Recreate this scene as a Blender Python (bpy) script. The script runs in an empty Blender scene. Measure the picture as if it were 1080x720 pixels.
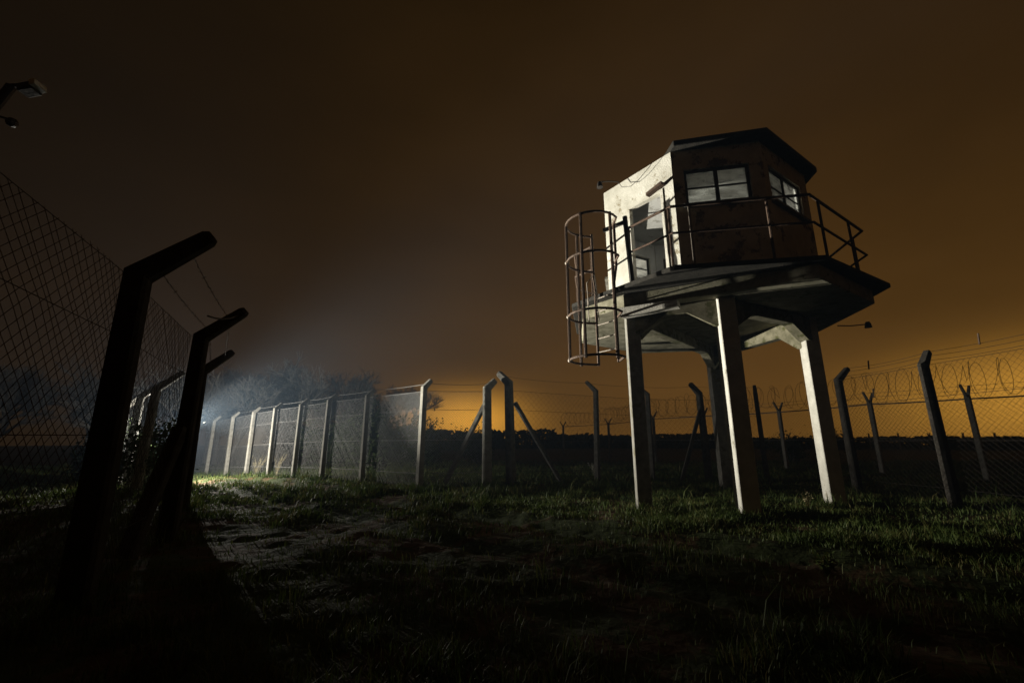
import bpy, bmesh, math, random
import numpy as np
from mathutils import Vector, Matrix
random.seed(7); RS = np.random.RandomState(7)
SC = bpy.context.scene
COL = SC.collection
R = math.radians
V = Vector

# ------------------------------------------------------------------ camera
EYE = 1.1
cd = bpy.data.cameras.new('camera'); cam = bpy.data.objects.new('camera', cd); COL.objects.link(cam)
cd.sensor_fit = 'HORIZONTAL'; cd.sensor_width = 36.0; cd.lens = 14.967
cam.location = (0, 0, EYE); cam.rotation_euler = (R(90 + 13.28), 0, 0)
cd.clip_start = 0.05; cd.clip_end = 2000
SC.camera = cam

# ------------------------------------------------------------------ night sky with town glow
W = bpy.data.worlds.new('World'); SC.world = W; W.use_nodes = True
nt = W.node_tree; nt.nodes.clear(); L = nt.links
def wn(t, **k):
    n = nt.nodes.new(t)
    for a, b in k.items(): setattr(n, a, b)
    return n
def wmath(op, a, b=None, c=None, clamp=False):
    n = wn('ShaderNodeMath', operation=op, use_clamp=clamp)
    for i, v in enumerate((a, b, c)):
        if v is None: continue
        if isinstance(v, (int, float)): n.inputs[i].default_value = v
        else: L.new(v, n.inputs[i])
    return n.outputs[0]
tc = wn('ShaderNodeTexCoord'); sp = wn('ShaderNodeSeparateXYZ'); L.new(tc.outputs['Generated'], sp.inputs[0])
dx, dy, dz = sp.outputs
az = wmath('ARCTAN2', dx, dy)                       # 0 = straight ahead, + to the right
horiz = wmath('SQRT', wmath('ADD', wmath('MULTIPLY', dx, dx), wmath('MULTIPLY', dy, dy)))
el = wmath('ARCTAN2', dz, horiz)
cl = wn('ShaderNodeTexNoise'); cl.inputs['Scale'].default_value = 2.0; cl.inputs['Detail'].default_value = 4; cl.inputs['Roughness'].default_value = 0.5
mp = wn('ShaderNodeMapping'); mp.inputs['Scale'].default_value = (1, 1, 2.4)
L.new(tc.outputs['Generated'], mp.inputs[0]); L.new(mp.outputs[0], cl.inputs['Vector'])
cloud = wmath('MULTIPLY_ADD', cl.outputs['Fac'], 0.9, 0.55)
def gauss(x, mu, sg):
    d = wmath('DIVIDE', wmath('SUBTRACT', x, mu), sg)
    return wmath('EXPONENT', wmath('MULTIPLY', wmath('MULTIPLY', d, d), -1.0))
def expfall(e, s):
    return wmath('EXPONENT', wmath('DIVIDE', wmath('MULTIPLY', wmath('MAXIMUM', e, 0.0), -1.0), s))
def vscale(col, f):
    n = wn('ShaderNodeVectorMath', operation='SCALE'); n.inputs[0].default_value = col; L.new(f, n.inputs['Scale']); return n.outputs[0]
def vadd(a, b):
    n = wn('ShaderNodeVectorMath', operation='ADD'); L.new(a, n.inputs[0]); L.new(b, n.inputs[1]); return n.outputs[0]
side = wmath('ADD', wmath('MULTIPLY_ADD', gauss(az, 0.55, 0.95), 0.95, 0.06), wmath('MULTIPLY', wmath('MAXIMUM', wmath('MULTIPLY', dy, -1.0), 0.0), 0.44))
broad = wmath('MULTIPLY', expfall(el, 0.55), side)
t0 = vscale((0.0064, 0.0037, 0.0013), wmath('MULTIPLY', cloud, wmath('MULTIPLY_ADD', gauss(az, 0.0, 1.25), 0.92, 0.08)))
t1 = vscale((0.088, 0.0395, 0.0078), wmath('MULTIPLY', broad, cloud))
t2 = vscale((0.125, 0.056, 0.007), wmath('MULTIPLY', expfall(el, 0.13), wmath('MULTIPLY_ADD', gauss(az, 1.05, 0.50), 1.0, wmath('MULTIPLY', gauss(az, 0.15, 0.38), 0.55))))
t3 = vscale((0.80, 0.37, 0.040), wmath('MULTIPLY', gauss(el, 0.05, 0.055), gauss(az, -0.10, 0.12)))
t4 = vscale((0.50, 0.24, 0.028), wmath('MULTIPLY', gauss(el, 0.06, 0.07), gauss(az, 0.90, 0.17)))
tot = vadd(vadd(vadd(t0, t1), vadd(t2, t3)), t4)
bg = wn('ShaderNodeBackground'); L.new(tot, bg.inputs['Color']); bg.inputs['Strength'].default_value = 1.0
wo = wn('ShaderNodeOutputWorld'); L.new(bg.outputs[0], wo.inputs['Surface'])

# ------------------------------------------------------------------ the work lamp hidden behind the leaning post (floods the corner, beam on the tower)
LP = V((-10.75, 14.1, 1.25))
ld = bpy.data.lights.new('flood', 'POINT'); ld.energy = 1900; ld.color = (1.0, 0.94, 0.82); ld.shadow_soft_size = 0.06
lo = bpy.data.objects.new('flood', ld); COL.objects.link(lo); lo.location = LP
sd = bpy.data.lights.new('torch', 'SPOT'); sd.energy = 18500; sd.color = (1.0, 0.95, 0.80); sd.shadow_soft_size = 0.05
sd.spot_size = R(46); sd.spot_blend = 1.0
so = bpy.data.objects.new('torch', sd); COL.objects.link(so); so.location = (-9.15, 11.9, 1.6)
so.rotation_euler = (V((4.6, 6.6, 4.4)) - so.location).to_track_quat('-Z', 'Y').to_euler()

SC.view_settings.view_transform = 'Standard'; SC.view_settings.look = 'None'
SC.view_settings.exposure = 0.0; SC.view_settings.gamma = 1.0
SC.render.engine = 'CYCLES'
cy = SC.cycles
cy.max_bounces = 6; cy.diffuse_bounces = 3; cy.glossy_bounces = 2; cy.transmission_bounces = 4; cy.transparent_max_bounces = 16; cy.volume_bounces = 0
cy.use_denoising = True; cy.sample_clamp_indirect = 2.0; cy.caustics_reflective = False; cy.caustics_refractive = False

# ------------------------------------------------------------------ materials
def mat(name, c0, c1, scale=6, rough=0.85, bump=0.3, bscale=30, metal=0.0, c2=None, s2=1.5, t2=0.56, coord='Object', spec=0.25, stretch=(1, 1, 1)):
    m = bpy.data.materials.new(name); m.use_nodes = True
    n = m.node_tree.nodes; l = m.node_tree.links; b = n['Principled BSDF']
    tcn = n.new('ShaderNodeTexCoord'); mpn = n.new('ShaderNodeMapping'); mpn.inputs['Scale'].default_value = stretch
    l.new(tcn.outputs[coord], mpn.inputs[0])
    no = n.new('ShaderNodeTexNoise'); no.inputs['Scale'].default_value = scale; no.inputs['Detail'].default_value = 8; no.inputs['Roughness'].default_value = 0.65
    l.new(mpn.outputs[0], no.inputs['Vector'])
    r = n.new('ShaderNodeValToRGB'); r.color_ramp.elements[0].position = 0.32; r.color_ramp.elements[1].position = 0.68
    r.color_ramp.elements[0].color = (*c0, 1); r.color_ramp.elements[1].color = (*c1, 1)
    l.new(no.outputs['Fac'], r.inputs[0]); out = r.outputs[0]
    if c2:
        n2 = n.new('ShaderNodeTexNoise'); n2.inputs['Scale'].default_value = s2; n2.inputs['Detail'].default_value = 9; n2.inputs['Roughness'].default_value = 0.7
        l.new(mpn.outputs[0], n2.inputs['Vector'])
        r2 = n.new('ShaderNodeValToRGB'); r2.color_ramp.elements[0].position = t2; r2.color_ramp.elements[1].position = t2 + 0.05
        l.new(n2.outputs['Fac'], r2.inputs[0])
        mx = n.new('ShaderNodeMix'); mx.data_type = 'RGBA'
        l.new(r2.outputs[0], mx.inputs[0]); l.new(out, mx.inputs[6]); mx.inputs[7].default_value = (*c2, 1); out = mx.outputs[2]
    l.new(out, b.inputs['Base Color'])
    b.inputs['Roughness'].default_value = rough; b.inputs['Metallic'].default_value = metal
    b.inputs['Specular IOR Level'].default_value = spec
    if bump:
        nb = n.new('ShaderNodeTexNoise'); nb.inputs['Scale'].default_value = bscale; nb.inputs['Detail'].default_value = 6
        l.new(mpn.outputs[0], nb.inputs['Vector'])
        bp = n.new('ShaderNodeBump'); bp.inputs['Strength'].default_value = bump; bp.inputs['Distance'].default_value = 0.02
        l.new(nb.outputs['Fac'], bp.inputs['Height']); l.new(bp.outputs[0], b.inputs['Normal'])
    return m
M = {}
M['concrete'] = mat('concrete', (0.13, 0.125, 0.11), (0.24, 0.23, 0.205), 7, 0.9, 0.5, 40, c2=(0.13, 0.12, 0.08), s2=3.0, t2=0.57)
M['leg'] = mat('lit_concrete', (0.38, 0.365, 0.33), (0.58, 0.56, 0.51), 4, 0.85, 0.4, 45, c2=(0.24, 0.22, 0.17), s2=2.6, t2=0.62)  # paler copy of the concrete; torch light put into the base colour
M['moss'] = mat('mossy_shaded_concrete', (0.085, 0.08, 0.05), (0.23, 0.21, 0.15), 5, 0.95, 0.35, 60, c2=(0.07, 0.07, 0.03), s2=3.5, t2=0.53)  # mossy tone, darkened to put the underdeck shade into the beams
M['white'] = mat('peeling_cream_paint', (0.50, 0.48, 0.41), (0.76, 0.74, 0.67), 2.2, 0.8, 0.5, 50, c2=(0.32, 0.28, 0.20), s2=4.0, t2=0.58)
M['cream'] = mat('stained_glow_browned_render', (0.42, 0.35, 0.24), (0.62, 0.54, 0.40), 3, 0.9, 0.5, 30, c2=(0.16, 0.12, 0.08), s2=2.2, t2=0.53)  # stains, plus the orange sky tone mixed into the base colour
M['inside'] = mat('old_white_distemper', (0.58, 0.58, 0.56), (0.72, 0.72, 0.70), 3, 0.9, 0.2, 30, c2=(0.40, 0.39, 0.36), s2=2.5, t2=0.6)
M['felt'] = mat('roofing_felt', (0.015, 0.014, 0.012), (0.04, 0.036, 0.03), 9, 0.9, 0.5, 40)
M['iron'] = mat('rusted_iron', (0.055, 0.036, 0.026), (0.13, 0.085, 0.06), 20, 0.7, 0.4, 60, metal=0.2)
M['iron_light'] = mat('worn_galvanised_lit_pipe', (0.20, 0.17, 0.14), (0.33, 0.29, 0.25), 20, 0.6, 0.3, 60, metal=0.3)
M['wire'] = mat('galvanised_wire', (0.26, 0.26, 0.26), (0.40, 0.40, 0.40), 30, 0.55, 0, metal=0.4)
M['wire_dark'] = mat('weathered_wire', (0.035, 0.03, 0.028), (0.07, 0.06, 0.055), 30, 0.6, 0, metal=0.4)
M['wire_dark2'] = mat('dull_wire', (0.16, 0.16, 0.16), (0.26, 0.26, 0.26), 30, 0.6, 0, metal=0.3)
M['wire_unlit'] = mat('unlit_wire', (0.012, 0.010, 0.009), (0.03, 0.025, 0.022), 30, 0.8, 0, spec=0.1)  # shade put into the wire colour so torch light barely shows
M['mid'] = mat('dimmed_concrete', (0.07, 0.066, 0.058), (0.14, 0.132, 0.118), 7, 0.95, 0.5, 40, spec=0.1)  # darker copy of the concrete; weak light put into the base colour
M['slab'] = mat('weathered_deck_concrete', (0.14, 0.13, 0.085), (0.34, 0.32, 0.24), 5, 0.95, 0.35, 60, c2=(0.08, 0.08, 0.035), s2=4.5, t2=0.58)
M['frame'] = mat('dark_window_paint', (0.03, 0.028, 0.026), (0.07, 0.065, 0.06), 14, 0.6, 0.2, 40)
M['door'] = mat('grey_door_paint', (0.12, 0.12, 0.125), (0.20, 0.20, 0.205), 5, 0.6, 0.2, 30, c2=(0.07, 0.06, 0.05), s2=4, t2=0.62)
M['bark'] = mat('bark', (0.12, 0.115, 0.105), (0.22, 0.21, 0.195), 12, 0.95, 0.5, 30)
M['leaf'] = mat('dark_leaf', (0.022, 0.034, 0.014), (0.05, 0.068, 0.026), 3, 0.85, 0, spec=0.08)
M['old'] = mat('shaded_concrete', (0.026, 0.023, 0.02), (0.06, 0.054, 0.047), 7, 0.95, 0.5, 40, spec=0.1)  # near-black copy of the concrete; silhouette shade put into the colour
M['dry'] = mat('dry_stem', (0.20, 0.17, 0.09), (0.34, 0.29, 0.17), 4, 0.8, 0)
M['pale'] = mat('pale_petals', (0.5, 0.5, 0.46), (0.7, 0.7, 0.66), 4, 0.8, 0)
M['lampcase'] = mat('dark_lamp_casing', (0.03, 0.028, 0.026), (0.07, 0.06, 0.055), 14, 0.55, 0.2, 40, metal=0.3)
M['lampglass'] = mat('glare_lamp_glass', (0.55, 0.57, 0.55), (0.75, 0.76, 0.74), 8, 0.3, 0)  # pale base colour imitates light reflected in the glass
M['stick'] = mat('bleached_twig', (0.26, 0.22, 0.17), (0.42, 0.37, 0.30), 10, 0.8, 0.2)

def grass_mat():
    m = bpy.data.materials.new('grass_blade'); m.use_nodes = True
    n = m.node_tree.nodes; l = m.node_tree.links; b = n['Principled BSDF']
    g = n.new('ShaderNodeTexCoord'); no = n.new('ShaderNodeTexNoise'); no.inputs['Scale'].default_value = 1.3; no.inputs['Detail'].default_value = 6
    l.new(g.outputs['Object'], no.inputs['Vector'])
    rnd = n.new('ShaderNodeNewGeometry')
    ad = n.new('ShaderNodeMath'); ad.operation = 'MULTIPLY_ADD'; ad.inputs[1].default_value = 0.45; l.new(rnd.outputs['Random Per Island'], ad.inputs[0]); 
    sb = n.new('ShaderNodeMath'); sb.operation = 'SUBTRACT'; sb.inputs[1].default_value = 0.22; l.new(no.outputs['Fac'], sb.inputs[0]); l.new(sb.outputs[0], ad.inputs[2])
    r = n.new('ShaderNodeValToRGB'); e = r.color_ramp.elements
    e[0].position = 0.2; e[0].color = (0.036, 0.062, 0.014, 1); e[1].position = 0.85; e[1].color = (0.18, 0.155, 0.06, 1)
    x = e.new(0.55); x.color = (0.078, 0.112, 0.024, 1)
    l.new(ad.outputs[0], r.inputs[0]); l.new(r.outputs[0], b.inputs['Base Color']); b.inputs['Roughness'].default_value = 0.6; b.inputs['Specular IOR Level'].default_value = 0.25
    tr = n.new('ShaderNodeBsdfTranslucent'); l.new(r.outputs[0], tr.inputs[0]); mx = n.new('ShaderNodeMixShader'); mx.inputs[0].default_value = 0.3
    l.new(b.outputs[0], mx.inputs[1]); l.new(tr.outputs[0], mx.inputs[2]); l.new(mx.outputs[0], n['Material Output'].inputs[0])
    return m
M['grass'] = grass_mat()
M['ground'] = mat('trodden_earth_and_turf', (0.042, 0.024, 0.011), (0.105, 0.062, 0.028), 2.3, 0.95, 1.0, 9, c2=(0.034, 0.046, 0.013), s2=0.9, t2=0.45)

def glass_mat():
    m = bpy.data.materials.new('grimy_glass'); m.use_nodes = True
    n = m.node_tree.nodes; l = m.node_tree.links; n.remove(n['Principled BSDF'])
    tr = n.new('ShaderNodeBsdfTransparent'); tr.inputs[0].default_value = (0.86, 0.88, 0.87, 1)
    gl = n.new('ShaderNodeBsdfGlossy'); gl.inputs['Roughness'].default_value = 0.05
    lw = n.new('ShaderNodeFresnel'); lw.inputs[0].default_value = 1.45
    m1 = n.new('ShaderNodeMixShader'); l.new(lw.outputs[0], m1.inputs[0]); l.new(tr.outputs[0], m1.inputs[1]); l.new(gl.outputs[0], m1.inputs[2])
    df = n.new('ShaderNodeBsdfTranslucent'); df.inputs[0].default_value = (0.75, 0.75, 0.72, 1)
    g = n.new('ShaderNodeTexCoord'); mpn = n.new('ShaderNodeMapping'); mpn.inputs['Scale'].default_value = (1.4, 1.4, 4.0); l.new(g.outputs['Object'], mpn.inputs[0])
    no = n.new('ShaderNodeTexNoise'); no.inputs['Scale'].default_value = 2.2; no.inputs['Detail'].default_value = 7; l.new(mpn.outputs[0], no.inputs[0])
    rp = n.new('ShaderNodeValToRGB'); rp.color_ramp.elements[0].position = 0.35; rp.color_ramp.elements[0].color = (0.22,) * 3 + (1,); rp.color_ramp.elements[1].position = 0.68; rp.color_ramp.elements[1].color = (0.80,) * 3 + (1,)
    l.new(no.outputs['Fac'], rp.inputs[0])
    m2 = n.new('ShaderNodeMixShader'); l.new(rp.outputs[0], m2.inputs[0]); l.new(m1.outputs[0], m2.inputs[1]); l.new(df.outputs[0], m2.inputs[2])
    l.new(m2.outputs[0], n['Material Output'].inputs[0])
    return m
M['glass'] = glass_mat()

# ------------------------------------------------------------------ mesh builder
class MB:
    def __init__(s): s.v = []; s.f = []
    def add(s, vs, fs):
        o = len(s.v); s.v.extend([tuple(p) for p in vs]); s.f.extend([tuple(i + o for i in q) for q in fs]); return s
    def tube(s, pts, r, n=6, r1=None, cap=True):
        pts = [V(p) for p in pts]; m = len(pts); ring = []
        up0 = None
        for i, p in enumerate(pts):
            t = (pts[min(i + 1, m - 1)] - pts[max(i - 1, 0)])
            t = t.normalized() if t.length > 1e-9 else V((0, 0, 1))
            if up0 is None: a = V((0, 0, 1)) if abs(t.z) < 0.9 else V((1, 0, 0))
            else: a = up0
            x = t.cross(a)
            if x.length < 1e-6: x = t.cross(V((0.3, 0.7, 0.2)))
            x.normalize(); y = t.cross(x); up0 = x.cross(t)
            rr = r if r1 is None else r + (r1 - r) * i / max(1, m - 1)
            ring.append([p + (x * math.cos(2 * math.pi * k / n) + y * math.sin(2 * math.pi * k / n)) * rr for k in range(n)])
        vs = [q for rg in ring for q in rg]; fs = []
        for i in range(m - 1):
            for k in range(n): fs.append((i * n + k, i * n + (k + 1) % n, (i + 1) * n + (k + 1) % n, (i + 1) * n + k))
        if cap: fs += [tuple(range(n))[::-1], tuple((m - 1) * n + k for k in range(n))]
        return s.add(vs, fs)
    def beam(s, pts, side, w, ch=0.18):
        """rectangular bar swept along a path; w = list of (side width, other width); chamfered edges"""
        pts = [V(p) for p in pts]; m = len(pts); side = V(side).normalized(); vs = []; fs = []
        for i, p in enumerate(pts):
            a = (pts[i] - pts[i - 1]).normalized() if i > 0 else None
            b = (pts[i + 1] - pts[i]).normalized() if i < m - 1 else None
            t = (a + b).normalized() if a and b else (a or b)
            n = t.cross(side).normalized(); k = 1.0
            if a and b: k = 1.0 / max(0.4, t.dot(b))
            sx, sy = w[i][0] / 2, w[i][1] / 2 * k
            c = min(sx, sy) * ch
            for (u, q) in ((sx - c, -sy), (sx, -sy + c), (sx, sy - c), (sx - c, sy), (-sx + c, sy), (-sx, sy - c), (-sx, -sy + c), (-sx + c, -sy)):
                vs.append(p + side * u + n * q)
        for i in range(m - 1):
            for k in range(8): fs.append((i * 8 + k, i * 8 + (k + 1) % 8, (i + 1) * 8 + (k + 1) % 8, (i + 1) * 8 + k))
        fs += [tuple(range(8))[::-1], tuple((m - 1) * 8 + k for k in range(8))]
        return s.add(vs, fs)
    def prism(s, poly, z0, z1):
        n = len(poly)
        vs = [(x, y, z0) for x, y in poly] + [(x, y, z1) for x, y in poly]
        fs = [tuple(range(n))[::-1], tuple(range(n, 2 * n))] + [(k, (k + 1) % n, n + (k + 1) % n, n + k) for k in range(n)]
        return s.add(vs, fs)
    def box(s, c, u, v, w):
        """oriented box: centre, three half-extent vectors"""
        c, u, v, w = V(c), V(u), V(v), V(w)
        vs = [c + u * a + v * b + w * d for d in (-1, 1) for a, b in ((-1, -1), (1, -1), (1, 1), (-1, 1))]
        return s.add(vs, [(3, 2, 1, 0), (4, 5, 6, 7), (0, 1, 5, 4), (1, 2, 6, 5), (2, 3, 7, 6), (3, 0, 4, 7)])
    def ball(s, c, r, n=8, sq=(1, 1, 1)):
        c = V(c); vs = []; fs = []; m = n // 2
        for i in range(m + 1):
            th = math.pi * i / m
            for k in range(n):
                ph = 2 * math.pi * k / n
                vs.append(c + V((math.sin(th) * math.cos(ph) * sq[0], math.sin(th) * math.sin(ph) * sq[1], math.cos(th) * sq[2])) * r)
        for i in range(m):
            for k in range(n): fs.append((i * n + k, (i + 1) * n + k, (i + 1) * n + (k + 1) % n, i * n + (k + 1) % n))
        return s.add(vs, fs)
    def mesh(s, name, m, fix=True, bevel=0):
        me = bpy.data.meshes.new(name); me.from_pydata(s.v, [], s.f); me.materials.append(M[m] if isinstance(m, str) else m)
        if fix:
            bm = bmesh.new(); bm.from_mesh(me); bmesh.ops.recalc_face_normals(bm, faces=bm.faces)
            if bevel: bmesh.ops.bevel(bm, geom=[e for e in bm.edges if e.calc_face_angle(0) > 0.5], offset=bevel, segments=1, affect='EDGES')
            bm.to_mesh(me); bm.free()
        me.update(); return me
    def build(s, name, m, parent=None, fix=True, bevel=0):
        return put(name, s.mesh(name, m, fix, bevel), parent)
def put(name, me, parent=None, loc=None, rz=0, world=True):
    """link a mesh; geometry in world coordinates unless loc is given (loc is then a world place)"""
    o = bpy.data.objects.new(name, me); COL.objects.link(o)
    p = V(loc) if loc is not None else V((0, 0, 0))
    base = V((0, 0, 0)); q = parent
    while q is not None: base += q.location; q = q.parent
    o.location = p - base; o.rotation_euler = (0, 0, rz)
    if parent is not None: o.parent = parent
    return o
def tag(o, label, cat, group=None, kind=None):
    if label: o['label'] = label
    if cat: o['category'] = cat
    if group: o['group'] = group
    if kind: o['kind'] = kind
    return o
def thing(name, loc, label, cat, group=None):
    o = bpy.data.objects.new(name, None); o.empty_display_size = 0.2; COL.objects.link(o); o.location = loc
    return tag(o, label, cat, group)

# ------------------------------------------------------------------ terrain
def vnoise(x, y, seed=0):
    x = np.asarray(x, float); y = np.asarray(y, float)
    xi = np.floor(x).astype(np.int64); yi = np.floor(y).astype(np.int64); fx = x - xi; fy = y - yi
    fx = fx * fx * (3 - 2 * fx); fy = fy * fy * (3 - 2 * fy)
    def h(a, b):
        n = (a * 374761393 + b * 668265263 + seed * 1442695041) & 0x7fffffff
        n = ((n ^ (n >> 13)) * 1274126177) & 0x7fffffff
        return ((n ^ (n >> 16)) & 0xffff) / 65535.0
    return (h(xi, yi) * (1 - fx) + h(xi + 1, yi) * fx) * (1 - fy) + (h(xi, yi + 1) * (1 - fx) + h(xi + 1, yi + 1) * fx) * fy
def sstep(a, b, x): t = np.clip((np.asarray(x, float) - a) / (b - a), 0, 1); return t * t * (3 - 2 * t)
TRACK = np.array([(5.5, 1.5), (3.0, 3.4), (0.6, 5.4), (-2.6, 7.9), (-6.2, 11.2), (-10.4, 15.6), (-15, 20)])
def track_d(x, y):
    best = np.full(np.shape(x), 1e9); sgn = np.zeros(np.shape(x))
    for a, b in zip(TRACK[:-1], TRACK[1:]):
        d = b - a; l2 = d @ d
        t = np.clip(((x - a[0]) * d[0] + (y - a[1]) * d[1]) / l2, 0, 1)
        px = x - a[0] - t * d[0]; py = y - a[1] - t * d[1]; dd = np.hypot(px, py)
        s = np.sign(d[0] * py - d[1] * px); k = dd < best
        best = np.where(k, dd, best); sgn = np.where(k, s, sgn)
    return best * sgn
def rut(x, y):
    d = track_d(x, y) + 0.25 * (vnoise(x * 0.8, y * 0.8, 5) - 0.5)
    return np.exp(-((d - 0.75) / 0.26) ** 2) + np.exp(-((d + 0.75) / 0.26) ** 2)
def terrain(x, y):
    x = np.asarray(x, float); y = np.asarray(y, float)
    z = -0.26 * sstep(2, 14, -x) * sstep(9, 19, y)
    near = 1 - sstep(22, 40, np.hypot(x, y))
    z = z + near * (0.07 * (vnoise(x * 0.55, y * 0.55, 1) - 0.5) + 0.035 * (vnoise(x * 1.9, y * 1.9, 2) - 0.5) + 0.035 * (vnoise(x * 4.7, y * 4.7, 3) - 0.5) + 0.03 * (vnoise(x * 9.5, y * 9.5, 8) - 0.5) * vnoise(x * .9, y * .9, 6) * 1.6)
    z = z - near * (0.085 * rut(x, y) - 0.03 * np.exp(-((np.abs(track_d(x, y)) - 1.25) / 0.25) ** 2))
    return z
def tz(x, y): return float(terrain(x, y))
def axis(a, b, st, far, sign_lo=True):
    mid = list(np.arange(a, b + 1e-6, st)); hi = []; lo = []; p = b; s = st
    while p < far: s *= 1.35; p += s; hi.append(p)
    p = a; s = st
    while p > -far: s *= 1.35; p -= s; lo.append(p)
    return np.array(lo[::-1] + mid + hi)
gx = axis(-17, 12, 0.08, 170); gy = axis(0.5, 20, 0.08, 170)
GX, GY = np.meshgrid(gx, gy); GZ = terrain(GX, GY)
nx, ny = len(gx), len(gy)
vs = np.stack([GX, GY, GZ], -1).reshape(-1, 3)
ii = (np.arange(ny - 1)[:, None] * nx + np.arange(nx - 1)[None, :]).reshape(-1)
fs = np.stack([ii, ii + 1, ii + nx + 1, ii + nx], -1)
me = bpy.data.meshes.new('ground'); me.from_pydata(vs.tolist(), [], fs.tolist()); me.materials.append(M['ground'])
me.polygons.foreach_set('use_smooth', [True] * len(me.polygons)); me.update()
tag(put('ground', me), None, None, kind='structure')

# thin mist in the night air
hz = MB(); hz.prism([(-185, -185), (185, -185), (185, 185), (-185, 185)], -1.5, 16)
hm = bpy.data.materials.new('mist'); hm.use_nodes = True; hn = hm.node_tree.nodes; hn.clear()
pv = hn.new('ShaderNodeVolumePrincipled'); pv.inputs['Density'].default_value = 0.0016; pv.inputs['Color'].default_value = (0.52, 0.72, 1.0, 1); pv.inputs['Anisotropy'].default_value = 0.25
ho = hn.new('ShaderNodeOutputMaterial'); hm.node_tree.links.new(pv.outputs[0], ho.inputs['Volume'])
tag(hz.build('haze', hm), None, None, kind='stuff')

# ------------------------------------------------------------------ watchtower
CX, CY = 4.04, 8.64
def octa(r, angs=None): return [(CX + (r[k] if isinstance(r, (list, tuple)) else r) * math.cos(R(a)), CY + (r[k] if isinstance(r, (list, tuple)) else r) * math.sin(R(a))) for k, a in enumerate(angs)]
CAB = [192.5, 238, 279.3, 329, 14, 55, 96, 138]
DK = [191, 238.5, 281.5, 326, 11, 57, 102, 147]
Z_DECK, Z_WALL = 3.78, 6.30
tower = thing('watchtower', (CX, CY, 0), 'derelict octagonal concrete watchtower with railed deck on four legs', 'watchtower')
LEG = dict(L=(2.20, 7.52), C=(3.58, 6.86), R_=(5.72, 7.98), B=(5.12, 10.65))
yaw = R(-7)
sx = V((math.cos(yaw), math.sin(yaw), 0))
for k, (x, y) in LEG.items():
    w = {'L': .235, 'C': .275, 'R_': .25, 'B': .27}[k]
    m = MB(); m.beam([(x, y, -0.4), (x, y, 3.44)], sx, [(w, w), (w, w)], 0.07); m.build('leg', 'leg' if k in ('C', 'R_') else 'concrete', tower)  # two legs get the paler lit tone, the others the dimmer one
def beam_between(a, b, w, zt, zm, zh, hl):
    a = V((*a, 0)); b = V((*b, 0)); d = (b - a); ln = d.length; d.normalize(); s = V((-d.y, d.x, 0))
    prof = [(0, zt), (0, zh), (0.17, zh), (0.17 + hl, zm), (ln - 0.17 - hl, zm), (ln - 0.17, zh), (ln, zh), (ln, zt)]
    m = MB(); n = len(prof); vs = []
    for sg in (-1, 1):
        for u, z in prof: vs.append(a + d * u + s * (sg * w / 2) + V((0, 0, z)))
    fs = [tuple(range(n)), tuple(range(n, 2 * n))[::-1]] + [(k, (k + 1) % n, n + (k + 1) % n, n + k) for k in range(n)]
    m.add(vs, fs); m.build('beam', 'moss', tower, bevel=0.012)
beam_between(LEG['L'], LEG['C'], 0.20, 3.443, 3.26, 2.98, 0.42)
beam_between(LEG['C'], LEG['R_'], 0.206, 3.439, 3.24, 2.98, 0.45)
beam_between(LEG['R_'], LEG['B'], 0.213, 3.441, 3.18, 2.86, 0.42)
beam_between(LEG['B'], LEG['L'], 0.203, 3.437, 3.20, 2.92, 0.45)
dk = octa([2.9, 2.9, 2.9, 3.03, 3.08, 2.9, 2.9, 2.9], DK)
low = octa(2.78, DK)
low[0] = (1.42, 8.05); low[1] = (2.02, 7.30); low[2] = (4.56, 5.90)          # the slab cuts the corner beneath the deck boards
m = MB(); m.prism(low, 3.45, 3.697); m.build('deck_slab', 'slab', tower, bevel=0.015)
m = MB(); m.prism(dk, 3.70, Z_DECK); m.build('deck', 'felt', tower, bevel=0.01)
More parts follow.
